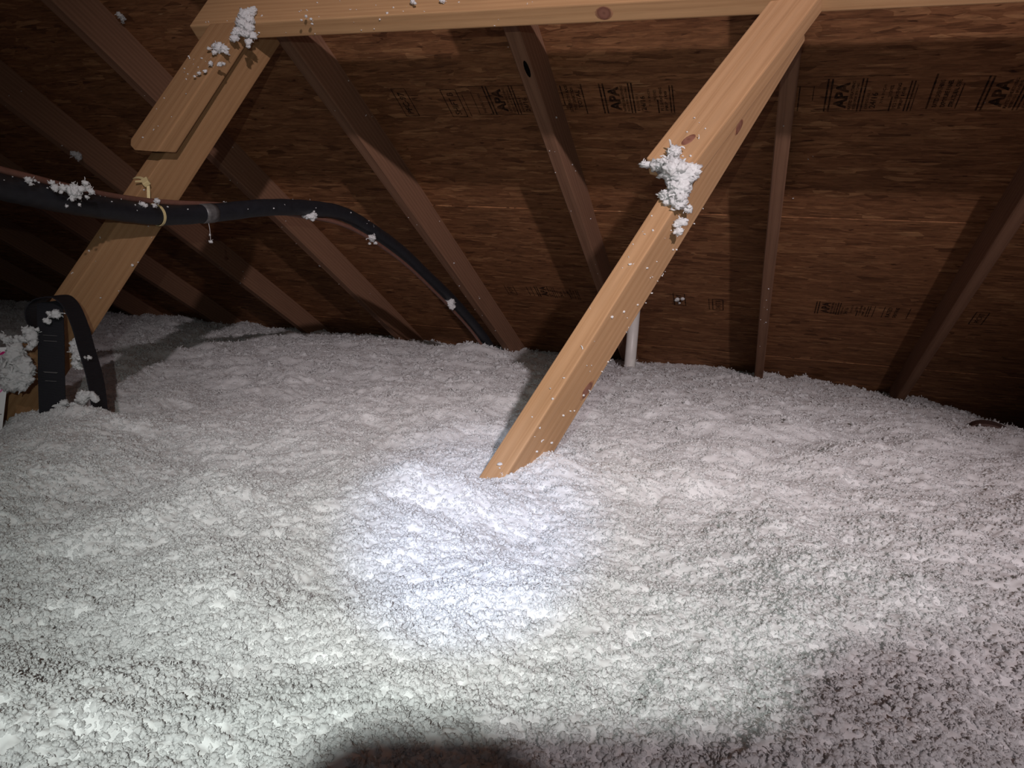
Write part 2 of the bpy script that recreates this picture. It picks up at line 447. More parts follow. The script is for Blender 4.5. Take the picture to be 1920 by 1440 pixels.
# ------------------------------------------------------------------ insulation field
def base_height(X, Y):
    h = 0.345 - 0.045 * (Y - 0.9)
    h = h - 0.115 * np.maximum(0, X - 0.2) * sstep(1.5, 4.0, Y)
    h = h - 0.28 * np.maximum(0, X - 0.86) * sstep(2.0, 3.2, Y)
    h = h - 0.05 * sstep(-0.5, -1.3, X) * (1 - sstep(1.5, 3.0, Y))
    g = lambda cx, cy, rx, ry, a: a * np.exp(-((X - cx) / rx) ** 2 - ((Y - cy) / ry) ** 2)
    h = h + g(-0.36, 0.86, 0.11, 0.085, 0.026) + g(-1.15, 0.99, 0.11, 0.07, 0.042) - g(-1.34, 0.96, 0.07, 0.06, 0.022)
    h = h + g(-1.30, 3.26, 0.22, 0.20, 0.045) + g(0.68, 2.60, 0.20, 0.06, 0.012) - g(0.70, 2.74, 0.12, 0.07, 0.012)
    return h
def insulation_mesh():
    NRW, NC = 900, 1280
    t = np.linspace(0, 1, NRW)
    Yr = 0.16 * (4.75 / 0.16) ** t
    u = np.linspace(0, 1, NC)
    Y = np.repeat(Yr[:, None], NC, 1)
    XL = -(1.62 * Yr + 0.45); XR = 0.62 * Yr + 0.42
    X = XL[:, None] + (XR - XL)[:, None] * u[None, :]
    jx = noise2(X * 31 + 5, Y * 31) * 0.35; jy = noise2(X * 31 + 77, Y * 31 + 13) * 0.35
    det = 1 - 0.45 * sstep(1.5, 4.0, Y)
    h = base_height(X, Y)
    h += 0.030 * noise2(X * 2.6 + 3, Y * 2.6) + 0.034 * noise2(X * 6.3, Y * 6.3 + 9)
    wx, wy = X + jx * 0.03, Y + jy * 0.03
    keep = 1 - 0.9 * np.exp(-((X - 0.69) / 0.28) ** 2 - ((Y - 2.7) / 0.25) ** 2)
    h = base_height(X, Y) + (h - base_height(X, Y)) * keep
    h += (0.012 * noise2(wx * 13, wy * 13) + 0.009 * (np.abs(noise2(wx * 17 + 5, wy * 17)) - 0.2)) * det
    h += 0.0055 * noise2(wx * 34 + 11, wy * 34) + 0.0040 * (np.abs(noise2(wx * 41 + 11, wy * 41)) - 0.2)
    h += (0.0030 * noise2(wx * 85, wy * 85 + 31) + 0.0020 * (np.abs(noise2(wx * 70 + 3, wy * 70)) - 0.2)) * sstep(3.6, 0.9, Y)
    h += 0.0018 * noise2(wx * 180 + 7, wy * 180) * sstep(2.2, 0.6, Y)
    h += 0.0010 * noise2(wx * 340 + 7, wy * 340) * sstep(1.1, 0.4, Y)
    h += 0.030 * (np.abs(noise2(X * 8 + 21, Y * 8)) - 0.15) * sstep(2.4, 3.6, Y) * keep
    pit = noise2(X * 22 + 40, Y * 22 + 17)
    h -= 0.014 * np.clip(pit - 0.46, 0, 1) / 0.3
    deck = CAM_Z + (DK - Y * math.sin(PITCH)) / math.cos(PITCH)
    h = np.minimum(h, deck - 0.004)
    V = np.stack([X, Y, h], -1).reshape(-1, 3)
    i = np.arange((NRW - 1) * NC).reshape(NRW - 1, NC)[:, :-1].ravel()
    Fc = np.stack([i, i + 1, i + NC + 1, i + NC], 1)
    return mesh_np('insulation', V, Fc), Y.ravel()
ins_me, Yv = insulation_mesh()

# tuft shapes (used as scattered fluff and as the lumps that lie on things)
def ico(sub):
    bm = bmesh.new(); bmesh.ops.create_icosphere(bm, subdivisions=sub, radius=1.0)
    v = np.array([x.co[:] for x in bm.verts]); f = np.array([[q.index for q in p.verts] for p in bm.faces]); bm.free()
    return v, f
ICO3, ICO4 = ico(3), ico(4)
def noise3(p, sc, seed):
    x, y, z = p[:, 0] * sc + seed * 7.3, p[:, 1] * sc + seed * 3.1, p[:, 2] * sc + seed * 5.7
    return (noise2(x + z * 0.7, y - z * 0.4) + noise2(y + x * 0.5 + 40, z + x * 0.3) + noise2(z - y * 0.6, x + y * 0.2 + 90)) / 1.6
def nodule(seed, src=ICO3, squash=0.75):
    v, f = src
    r = 1 + 0.40 * noise3(v, 1.3, seed) + 0.75 * (np.abs(noise3(v, 2.8, seed + 3)) - 0.2) + 0.5 * (np.abs(noise3(v, 6.0, seed + 9)) - 0.2)
    r += 0.45 * (np.abs(noise3(v, 11.0, seed + 19)) - 0.2) + 0.16 * noise3(v, 21.0, seed + 29)
    a = np.random.default_rng(seed).uniform(0.75, 1.25, 3) * (1, 1, squash)
    return v * r[:, None] * a, f
def strand(seed, length=1.0, rad=0.05, n=7, curl=0.5):
    g = random.Random(seed)
    p = Vector((0, 0, 0)); d = Vector((g.gauss(0, 1), g.gauss(0, 1), g.gauss(0, 1))).normalized(); pts = [p.copy()]
    for _ in range(n):
        d = (d + Vector((g.gauss(0, curl), g.gauss(0, curl), g.gauss(0, curl)))).normalized(); p = p + d * length / n; pts.append(p.copy())
    rr = [rad * (0.5 + g.random()) * (1 if i < n else 0.4) for i in range(n + 1)]
    v, f = tube_arrays(pts, rr, 5)
    v = np.array(v); f = np.array(f)
    f = np.concatenate([f[:, [0, 1, 2]], f[:, [0, 2, 3]]])
    return v, f
def merge(parts):
    V, Fs, n = [], [], 0
    for v, f in parts: V.append(v); Fs.append(f + n); n += len(v)
    return np.concatenate(V), np.concatenate(Fs)
def tuft(seed):
    g = random.Random(seed); parts = []
    v, f = nodule(seed); parts.append((v * 0.8, f))
    for i in range(g.randint(2, 4)):
        v, f = nodule(seed * 13 + i); s = g.uniform(0.25, 0.5)
        parts.append((v * s + np.array([g.gauss(0, 0.6), g.gauss(0, 0.6), g.gauss(0, 0.35)]), f))
    for i in range(g.randint(4, 8)):
        v, f = strand(seed * 31 + i, g.uniform(0.8, 1.6), 0.07); parts.append((v + np.array([g.gauss(0, 0.35), g.gauss(0, 0.35), g.gauss(0, 0.25)]), f))
    return merge(parts)
def wisp(seed):
    g = random.Random(seed); parts = []
    for i in range(g.randint(3, 6)):
        v, f = strand(seed * 17 + i, g.uniform(0.9, 2.0), 0.15, 7, 0.55); parts.append((v + np.array([g.gauss(0, 0.3), g.gauss(0, 0.3), g.gauss(0, 0.15)]), f))
    return merge(parts)

ins = link('insulation', ins_me, M['fluff_bed'])
tag(ins, 'deep white loose-fill fibreglass insulation covering the whole attic floor', 'insulation', kind='stuff')
dn = ins_me.attributes.new('dens', 'FLOAT', 'POINT')
dn.data.foreach_set('value', (np.clip((0.55 / np.maximum(Yv, 0.3)) ** 1.25, 0.02, 1.5)).astype(np.float32))

d2 = ins_me.attributes.new('dens_far', 'FLOAT', 'POINT')
d2.data.foreach_set('value', sstep(1.4, 3.2, Yv).astype(np.float32))
src_t = [bpy.data.objects.new('fluff_source', mesh_np('tuft', *tuft(100 + i))) for i in range(6)]
src_w = [bpy.data.objects.new('fluff_source', mesh_np('wisp', *wisp(300 + i))) for i in range(5)]
for o in src_t + src_w: o.data.materials.append(M['fluff'])
def scatter(ob, groups):
    ng = bpy.data.node_groups.new('fluff_scatter', 'GeometryNodeTree')
    ng.interface.new_socket('Geometry', in_out='INPUT', socket_type='NodeSocketGeometry')
    ng.interface.new_socket('Geometry', in_out='OUTPUT', socket_type='NodeSocketGeometry')
    N = ng.nodes; L = ng.links
    gi = N.new('NodeGroupInput'); go = N.new('NodeGroupOutput'); jn = N.new('GeometryNodeJoinGeometry')
    L.new(gi.outputs[0], jn.inputs[0])
    seed = 1
    for objs, density, smin, smax, sink, attr in groups:
        at = N.new('GeometryNodeInputNamedAttribute'); at.data_type = 'FLOAT'; at.inputs[0].default_value = attr
        mu = N.new('ShaderNodeMath'); mu.operation = 'MULTIPLY'; mu.inputs[1].default_value = density
        L.new(at.outputs[0], mu.inputs[0])
        ds = N.new('GeometryNodeDistributePointsOnFaces'); ds.inputs['Seed'].default_value = seed
        L.new(gi.outputs[0], ds.inputs['Mesh']); L.new(mu.outputs[0], ds.inputs['Density'])
        g2 = N.new('GeometryNodeGeometryToInstance')
        for o in objs:
            oi = N.new('GeometryNodeObjectInfo'); oi.inputs['Object'].default_value = o; oi.inputs['As Instance'].default_value = True
            L.new(oi.outputs['Geometry'], g2.inputs[0])
        jj = N.new('GeometryNodeJoinGeometry')
        for o in objs:
            oi = N.new('GeometryNodeObjectInfo'); oi.inputs['Object'].default_value = o; oi.inputs['As Instance'].default_value = True
            L.new(oi.outputs['Geometry'], jj.inputs[0])
        N.remove(g2)
        rv = N.new('FunctionNodeRandomValue'); rv.data_type = 'FLOAT_VECTOR'; rv.inputs['Max'].default_value = (6.283, 6.283, 6.283); rv.inputs['Seed'].default_value = seed + 5
        rs = N.new('FunctionNodeRandomValue'); rs.data_type = 'FLOAT'; rs.inputs[2].default_value = smin; rs.inputs[3].default_value = smax; rs.inputs['Seed'].default_value = seed + 9
        ii = N.new('GeometryNodeInstanceOnPoints'); ii.inputs['Pick Instance'].default_value = True
        L.new(ds.outputs['Points'], ii.inputs['Points']); L.new(jj.outputs[0], ii.inputs['Instance'])
        L.new(rv.outputs[0], ii.inputs['Rotation']); L.new(rs.outputs[1], ii.inputs['Scale'])
        ti = N.new('GeometryNodeTranslateInstances'); ti.inputs['Translation'].default_value = (0, 0, -sink); ti.inputs['Local Space'].default_value = False
        L.new(ii.outputs[0], ti.inputs[0]); L.new(ti.outputs[0], jn.inputs[0])
        seed += 20
    L.new(jn.outputs[0], go.inputs[0])
    md = ob.modifiers.new('fluff', 'NODES'); md.node_group = ng
scatter(ins, [(src_t, 50000, 0.0013, 0.0035, 0.0003, 'dens'), (src_w, 15000, 0.0012, 0.0030, -0.0004, 'dens'), (src_t, 1200, 0.0034, 0.0060, 0.0022, 'dens'), (src_t, 420, 0.0050, 0.0150, 0.0030, 'dens_far'), (src_w, 500, 0.0050, 0.0110, -0.002, 'dens_far')])

# drywall under the insulation, gable at the far left
fl = link('floor', box('floor', (-9, -1.5, -0.02), (4.2, 5.2, -0.0), 0), M['drywall']); tag(fl, 'ceiling drywall hidden under the insulation', 'floor', kind='structure')
wl = link('wall_left', prism('wall_left', [(-1.4, 0.0), (5.0, 0.0), (-1.4, 3.0)], -8.2, -8.15, 0), M['osb'], None, Matrix.Rotation(math.radians(90), 4, 'Z') @ Matrix.Scale(-1, 4, (0, 1, 0)))
tag(wl, 'dark gable wall at the far left end of the attic', 'wall', kind='structure')

# ------------------------------------------------------------------ stamps printed on the deck
_txt = {}
def text_mesh(body, bold=0.0):
    key = (body, bold)
    if key not in _txt:
        cu = bpy.data.curves.new('lettering', 'FONT'); cu.body = body; cu.size = 1.0; cu.resolution_u = 2; cu.offset = bold
        ob = bpy.data.objects.new('lettering', cu); COL.objects.link(ob)
        bpy.context.view_layer.update()
        me = bpy.data.meshes.new_from_object(ob.evaluated_get(bpy.context.evaluated_depsgraph_get()))
        bpy.data.objects.remove(ob); bpy.data.curves.remove(cu)
        v = np.array([q.co[:] for q in me.vertices]); f = [tuple(p.vertices) for p in me.polygons]
        v[:, 0] -= v[:, 0].min(); v[:, 1] -= v[:, 1].min()
        _txt[key] = (v, f); bpy.data.meshes.remove(me)
    return _txt[key]
class Ink:
    def __init__(s): s.v = []; s.f = []
    def quad(s, x0, x1, a0, a1):
        n = len(s.v); s.v += [(x0, a0), (x1, a0), (x1, a1), (x0, a1)]; s.f.append((n, n + 1, n + 2, n + 3))
    def line(s, x, a0, a1, w=0.003): s.quad(x - w / 2, x + w / 2, a0, a1)
    def hline(s, x0, x1, a, w=0.0022): s.quad(x0, x1, a - w / 2, a + w / 2)
    def boxed(s, x0, x1, a0, a1, w=0.003):
        s.line(x0, a0, a1, w); s.line(x1, a0, a1, w); s.hline(x0, x1, a0, w); s.hline(x0, x1, a1, w)
    def text(s, body, x, a, length, cap, bold=0.02):
        """reads up the slope from a; letter tops point towards -x, right side of the line at x"""
        v, f = text_mesh(body, bold); n = len(s.v)
        sx = length / v[:, 0].max(); sy = cap / v[:, 1].max()
        s.v += [(x - p[1] * sy, a - p[0] * sx) for p in v]; s.f += [tuple(i + n for i in q) for q in f]
    def put(s, key, label):
        p, px, pa = PANELS[key]
        me = bpy.data.meshes.new('stamp')
        me.from_pydata([(x - px, a - pa, -0.0005) for x, a in s.v], [], s.f)
        o = link('stamp', me, M['ink'], p); o['label'] = label
def grade_mark(k, x, a0=1.665, a1=1.790):
    """lined mark with the trade initials and span rating, x at its first double line"""
    k.line(x, a0, a1, 0.0045); k.line(x + 0.010, a0, a1, 0.0045)
    k.text('APA', x + 0.052, a1 - 0.012, 0.100, 0.032, 0.045)
    k.text('RATED SHEATHING', x + 0.064, a1 - 0.008, 0.108, 0.0075, 0.03); k.text('SIZED FOR SPACING', x + 0.074, a1 - 0.008, 0.100, 0.0060, 0.03)
    k.line(x + 0.080, a0, a1, 0.0040); k.line(x + 0.089, a0, a1, 0.0040)
    k.text('EXPOSURE 1', x + 0.103, a1 - 0.010, 0.070, 0.0065, 0.02); k.text('24/16', x + 0.122, a1 - 0.012, 0.060, 0.0150, 0.03)
    k.text('7/16 INCH', x + 0.137, a1 - 0.030, 0.070, 0.0070, 0.02)
    k.line(x + 0.156, a1 - 0.056, a1, 0.0040); k.text('THICKNESS', x + 0.154, a0 + 0.072, 0.045, 0.0080, 0.02)
    k.text('PS 2 SHEATHING', x + 0.170, a1 - 0.010, 0.095, 0.0080, 0.03); k.text('PRP 108', x + 0.183, a1 - 0.010, 0.080, 0.0080, 0.03)
    k.line(x + 0.191, a0 + 0.012, a1, 0.0035); k.line(x + 0.199, a0 + 0.012, a1, 0.0035)
def panel_row(n):
    k = Ink()
    k.boxed(-1.150, -1.105, 1.669, 1.795); k.text('PFC-97', -1.117, 1.783, 0.098, 0.021, 0.03); k.put((2, -1), 'boxed PFC-97 stamp')
    k = Ink()
    k.boxed(-0.991, -0.942, 1.678, 1.800); k.text('SHIFT B', -0.956, 1.790, 0.100, 0.021, 0.02); k.line(-0.928, 1.70, 1.80, 0.002); k.put((2, -1), 'boxed shift stamp')
    k = Ink()
    k.line(-0.897, 1.69, 1.790, 0.002); k.text('THIS SIDE DOWN', -0.872, 1.785, 0.09, 0.008, 0.01); k.hline(-0.93, -0.66, 1.666); k.hline(-0.905, -0.66, 1.791)
    grade_mark(k, -0.853); k.put((2, -1), 'black grade stamp left of the knotted rafter')
    k = Ink()
    k.line(-0.620, 1.668, 1.75, 0.0035); k.text('STRENGTH AXIS', -0.600, 1.780, 0.11, 0.009, 0.03); k.text('THIS DIRECTION', -0.585, 1.775, 0.10, 0.009, 0.03); k.text('TOTAL', -0.568, 1.765, 0.075, 0.013, 0.03)
    k.line(-0.560, 1.665, 1.791, 0.0035); k.hline(-0.615, -0.565, 1.668, 0.0015)
    grade_mark(k, -0.508); k.put((2, -1), 'black grade stamp right of the knotted rafter')
    k = Ink()
    k.line(0.016, 1.690, 1.787); k.line(0.050, 1.690, 1.745, 0.002); k.hline(0.07, 0.262, 1.657, 0.0018); k.hline(0.05, 0.235, 1.787, 0.0022)
    grade_mark(k, 0.082); k.put((2, -1), 'smudged grade stamp right of the narrow rafter')
    k = Ink()
    k.line(0.289, 1.69, 1.79, 0.002); k.line(0.324, 1.655, 1.783, 0.0045)
    for i, t in enumerate(('RATED SHEATHING', 'EXPOSURE PANEL', 'STRUCTURAL ONE')): k.text(t, 0.346 + i * 0.018, 1.776, 0.100, 0.011, 0.04)
    k.line(0.389, 1.690, 1.782, 0.003)
    grade_mark(k, 0.437); k.put((2, -1), 'grade stamp near the right edge')
    # lower sheet row, fainter and farther away
    k = Ink(); k.boxed(-1.168, -1.125, 2.985, 3.08); k.text('PFC-97', -1.137, 3.07, 0.07, 0.02, 0.02); k.line(-1.06, 2.985, 3.08); k.line(-1.04, 2.985, 3.08); k.put((3, -1), 'boxed stamp low on the deck')
    k = Ink(); grade_mark(k, -1.02, 2.975, 3.085); k.put((3, -1), 'grade stamp low on the deck left of the right brace')
    k = Ink(); k.boxed(-0.393, -0.345, 2.952, 3.070, 0.004); k.text('PFC-97', -0.358, 3.055, 0.088, 0.022, 0.02); k.put((3, -1), 'boxed stamp low on the deck right of the right brace')
    k = Ink(); k.boxed(-0.230, -0.187, 2.985, 3.090, 0.004); k.text('SHIFT B', -0.198, 3.08, 0.085, 0.020, 0.02); k.line(-0.245, 2.985, 3.09); k.put((3, -1), 'faint boxed stamp beside the narrow rafter')
    k = Ink(); grade_mark(k, 0.180, 2.940, 3.055); k.put((3, 0), 'faint grade stamp low on the right')
    k = Ink(); k.line(0.395, 2.95, 3.05); k.line(0.43, 2.95, 3.05); k.text('RATED', 0.458, 3.045, 0.09, 0.016, 0.03); k.text('SHEATHING', 0.482, 3.045, 0.09, 0.014, 0.03); k.line(0.52, 2.95, 3.05); k.put((3, 0), 'faint lettering low on the right')
    k = Ink(); k.boxed(0.742, 0.785, 2.942, 3.055, 0.004); k.text('PFC-97', 0.775, 3.04, 0.085, 0.02, 0.02); k.put((3, 0), 'faint boxed stamp at the lower right')
panel_row(0)

# ------------------------------------------------------------------ hose, cable, tie
HOSE = [(-1.17, 0.834, 0.715), (-1.19, 0.907, 0.711), (-1.2, 0.971, 0.707), (-1.215, 1.051, 0.703), (-1.24, 1.186, 0.701), (-1.262, 1.329, 0.704), (-1.26, 1.483, 0.724), (-1.25, 1.668, 0.756), (-1.25, 1.858, 0.774), (-1.25, 2.026, 0.776), (-1.25, 2.188, 0.746), (-1.25, 2.417, 0.685), (-1.25, 2.644, 0.602), (-1.24, 2.862, 0.514), (-1.23, 3.088, 0.408), (-1.22, 3.279, 0.302), (-1.2, 3.389, 0.193)]
HOSE = [(-1.13, 0.60, 0.728), (-1.15, 0.72, 0.722)] + HOSE
hp = catmull(HOSE, 8)
HR = 0.0215
hose = empty('insulated_hose', Matrix.Translation(HOSE[-1]))
hi = hose.matrix_world.inverted()
link('hose_sleeve', tube('hose_sleeve', hp, [HR * (1 + 0.02 * math.sin(i * 1.7)) for i in range(len(hp))], 20), M['foam'], hose, hi)
tag(hose, 'black foam-covered hose arching past the left brace down into the insulation', 'hose')
ti = min(range(len(hp)), key=lambda i: abs(hp[i].y - 1.455))
link('tape_band', tube('tape_band', [hp[ti] + (hp[ti + 1] - hp[ti]).normalized() * q for q in (-0.019, -0.006, 0.006, 0.019)], HR + 0.0012, 20), M['tape'], hose, hi)['label'] = 'band of grey tape'
CAB = [(-1.13, 0.60, 0.757), (-1.15, 0.72, 0.751), (-1.17, 0.835, 0.744), (-1.19, 0.908, 0.738), (-1.2, 0.972, 0.734), (-1.22, 1.056, 0.73), (-1.245, 1.166, 0.7275), (-1.266, 1.284, 0.7295), (-1.267, 1.381, 0.735), (-1.27, 1.506, 0.745), (-1.275, 1.695, 0.752), (-1.268, 1.816, 0.751), (-1.25, 1.998, 0.747), (-1.24, 2.173, 0.715), (-1.24, 2.442, 0.64), (-1.24, 2.729, 0.532), (-1.240, 2.886, 0.468), (-1.235, 3.10, 0.370), (-1.225, 3.27, 0.270)]
cb = link('cable', tube('cable', catmull(CAB, 6), 0.0062, 10), M['cable'])
tag(cb, 'thin brown cable running along the black hose', 'cable')

zt = empty('cable_tie', LBM @ Matrix.Translation((0.03, 0.0, -0.19)))
zi = zt.matrix_world.inverted() @ LBM
def ribbon(name, pts, dirs, width, th=0.0012):
    P = [Vector(p) for p in pts]; n = len(P); D = [Vector(d).normalized() for d in dirs]; bm = bmesh.new(); prev = None
    for i in range(n):
        t = (P[min(i + 1, n - 1)] - P[max(i - 1, 0)]).normalized(); d = (D[i] - t * D[i].dot(t)).normalized(); nn = t.cross(d)
        w = width[i] if hasattr(width, '__len__') else width
        r = [bm.verts.new(P[i] + d * (w / 2) * a + nn * (th / 2) * b) for a, b in ((-1, -1), (1, -1), (1, 1), (-1, 1))]
        if prev:
            for k in range(4): bm.faces.new((prev[k], prev[(k + 1) % 4], r[(k + 1) % 4], r[k]))
        else: bm.faces.new(r)
        prev = r
    bm.faces.new(prev[::-1]); bmesh.ops.recalc_face_normals(bm, faces=bm.faces[:])
    me = bpy.data.meshes.new(name); bm.to_mesh(me); bm.free(); return me
# the tie lies over the brace's front edge, meets its head at the corner and drops round the hose
TT = 0.0396
lh = LBM.inverted()
pth = [Vector((-0.002, 0.02, -0.187)), Vector((-0.0015, 0.004, -0.187)), Vector((0.004, -0.0015, -0.187)), Vector((0.020, -0.0022, -0.186)), Vector((0.036, -0.0022, -0.191)), Vector((0.050, 0.000, -0.200))]
hc = min(hp, key=lambda q: abs(q.y - 1.318)); hd = Vector((0.0, 1, 0.05)).normalized()
arc = []
for a in range(115, -175, -24):
    an = math.radians(a)
    arc.append(lh @ (hc + Vector((math.cos(an), 0.0, math.sin(an))) * (HR + 0.0012) + Vector((0, -0.012 + 0.0003 * (115 - a) * 0.3, 0))))
full = catmull(pth + arc, 4)
link('tie_strap', ribbon('tie_strap', full, [Vector((0.25, 0.25, 1)) if i < len(pth) * 4 else lh.to_3x3() @ Vector((0, 1, 0.1)) for i in range(len(full))], 0.0062, 0.0014), M['nylon'], zt, zi)
link('tie_head', box('tie_head', (-0.009, -0.007, -0.007), (0.009, 0.003, 0.007), 0.0015), M['nylon'], zt, zi @ Matrix.Translation((0.046, -0.003, -0.197)) @ Matrix.Rotation(0.7, 4, 'Y'))
link('tie_tail', ribbon('tie_tail', [Vector((0.046, -0.006, -0.197)), Vector((0.036, -0.012, -0.203)), Vector((0.030, -0.014, -0.206))], [Vector((0, 0.3, 1))] * 3, 0.005, 0.0013), M['nylon'], zt, zi)
tag(zt, 'pale nylon cable tie holding the black hose to the left brace', 'cable tie')

# ------------------------------------------------------------------ webbing strap, tag card
sl = empty('webbing_strap', Matrix.Translation((-1.195, 1.0, 0.31))); si = sl.matrix_world.inverted()
fr = catmull([(-1.262, 1.052, 0.520), (-1.255, 1.046, 0.500), (-1.240, 1.034, 0.449), (-1.222, 1.018, 0.393), (-1.200, 1.000, 0.300), (-1.188, 0.990, 0.230)], 5)
link('strap_tail', ribbon('strap_tail', fr, [Vector((0.93, 0.33, 0.1))] * len(fr), 0.048, 0.0022), M['web'], sl, si)
lp = catmull([(-1.268, 1.044, 0.462), (-1.286, 1.041, 0.482), (-1.292, 1.044, 0.505), (-1.282, 1.049, 0.522), (-1.254, 1.049, 0.530), (-1.227, 1.048, 0.530), (-1.205, 1.048, 0.515), (-1.184, 1.046, 0.483), (-1.164, 1.042, 0.441), (-1.146, 1.040, 0.399), (-1.132, 1.036, 0.358), (-1.118, 1.030, 0.290), (-1.108, 1.026, 0.230)], 6)
link('strap_loop', ribbon('strap_loop', lp, [Vector((-0.30, 0.95, 0.05)) for i in range(len(lp))], 0.047, 0.0022), M['web'], sl, si)
for k, (t0, w) in enumerate(((0.36, 0.030), (0.40, 0.028), (0.60, 0.026), (0.63, 0.030), (0.66, 0.024))):
    p = fr[int(t0 * (len(fr) - 1))]
    q = ribbon('stitching', [p + Vector((-0.45, -0.16, 0)) * w + Vector((0.004, -0.0035, 0.001 * k)), p + Vector((0.004, -0.0035, 0.001 * k)), p + Vector((0.45, 0.16, 0)) * w * 0.8 + Vector((0.004, -0.0035, 0.001 * k))], [Vector((0, 0, 1))] * 3, 0.0010, 0.0006)
    link('stitching', q, M['tape'], sl, si)
tag(sl, 'black webbing strap looped and hanging at the foot of the left brace', 'strap')

Tc = Vector((-1.296, 1.000, 0.436)); Bc = Vector((-1.261, 0.948, 0.280))
ey = (Tc - Bc).normalized(); ex0 = Vector((0.944, 0.323, 0.06)); ex = (ex0 - ey * ex0.dot(ey)).normalized(); ez = ex.cross(ey)
CH = (Tc - Bc).length; CW = 0.105
CM = Matrix(((ex.x, ey.x, ez.x, Bc.x), (ex.y, ey.y, ez.y, Bc.y), (ex.z, ey.z, ez.z, Bc.z), (0, 0, 0, 1)))
cd = link('tag_card', box('tag_card', (-CW, 0, -0.0007), (0, CH, 0), 0.0001), M['card'], None, CM)
tag(cd, 'white printed insulation tag card at the left edge, half behind white fluff', 'card')
def flat(name, polys, z=0.0003):
    v, f = [], []
    for p in polys:
        f.append(tuple(range(len(v), len(v) + len(p)))); v += [(x, y, z) for x, y in p]
    me = bpy.data.meshes.new(name); me.from_pydata(v, [], f); return me
rect = lambda x0, x1, y0, y1: [(x0, y0), (x1, y0), (x1, y1), (x0, y1)]
lg = link('logo_block', flat('logo_block', [rect(-0.052, -0.0098, CH - 0.029, CH - 0.0082)]), M['magenta'], cd); lg['label'] = 'magenta logo block with white lines'
link('logo_line', flat('logo_line', [rect(-0.050, -0.0115, CH - 0.0225, CH - 0.0205), rect(-0.050, -0.0115, CH - 0.0258, CH - 0.0243), [(-0.030, CH - 0.0185), (-0.017, CH - 0.0082), (-0.0150, CH - 0.0082), (-0.028, CH - 0.0185)]], 0.0005), M['card'], lg)
ring = [[(-0.018 + r0 * math.cos(a), CH - 0.075 + r0 * math.sin(a)), (-0.018 + r1 * math.cos(a), CH - 0.075 + r1 * math.sin(a)), (-0.018 + r1 * math.cos(a + 0.3), CH - 0.075 + r1 * math.sin(a + 0.3)), (-0.018 + r0 * math.cos(a + 0.3), CH - 0.075 + r0 * math.sin(a + 0.3))] for r0, r1 in ((0.0095, 0.0125), (0.0040, 0.0062)) for a in np.arange(0, 6.28, 0.3)]
em = link('emblem', flat('emblem', ring), M['pinkprint'], cd); em['label'] = 'round pink and yellow emblem'
link('emblem_centre', flat('emblem_centre', [[(-0.018 + 0.0038 * math.cos(a), CH - 0.075 + 0.0038 * math.sin(a)) for a in np.arange(0, 6.28, 0.5)], [(-0.012 + 0.003 * math.cos(a), CH - 0.066 + 0.003 * math.sin(a)) for a in np.arange(0, 6.28, 0.5)]], 0.0005), M['yellowprint'], em)
tl = []
for i, y in enumerate((0.124, 0.129, 0.138, 0.148)):
    x = -0.095
    while x < -0.006 - 0.002 * (i % 2):
        w = RNG.uniform(0.004, 0.010); tl.append(rect(x, min(x + w, -0.0035), CH - y - 0.0016, CH - y)); x += w + 0.0016
link('text_lines', flat('text_lines', tl), M['greyprint'], cd)
link('staple', ribbon('staple', [Vector((-0.055, CH - 0.004, 0.0008)), Vector((-0.044, CH - 0.004, 0.0008))], [Vector((0, 1, 0))] * 2, 0.001, 0.0008), M['steel'], cd)

# ------------------------------------------------------------------ vent pipe, buried sheet
pp = empty('vent_pipe', Matrix.Translation((-0.575, 3.42, 0.10))); pi_ = pp.matrix_world.inverted()
top_z = CAM_Z + (DK - 3.42 * math.sin(PITCH)) / math.cos(PITCH)
link('pipe_body', tube('pipe_body', [(-0.575, 3.42, 0.0), (-0.575, 3.42, 0.3), (-0.575, 3.42, top_z + 0.02)], 0.0258, 28), M['pvc'], pp, pi_)
link('coupling', tube('coupling', [(-0.575, 3.42, 0.10), (-0.575, 3.42, 0.102), (-0.575, 3.42, 0.240), (-0.575, 3.42, 0.242)], [0.0275, 0.031, 0.031, 0.0275], 28), M['pvc'], pp, pi_)
tag(pp, 'white plastic vent pipe standing behind the right brace', 'pipe')
poly = [(0.072 * math.cos(math.radians(a)), 0.040 * math.sin(math.radians(a))) for a in range(0, 181, 12)]
bu = link('curved_sheet', prism('curved_sheet', poly, 0, 0.10, 0.0015), M['dark'], None, Matrix.Translation((0.70, 2.66, 0.216)) @ Matrix.Rotation(math.radians(-12), 4, 'Z') @ Matrix.Rotation(math.radians(14), 4, 'Y'))
tag(bu, 'dark brown curved sheet half buried in insulation near the right edge', 'sheet')

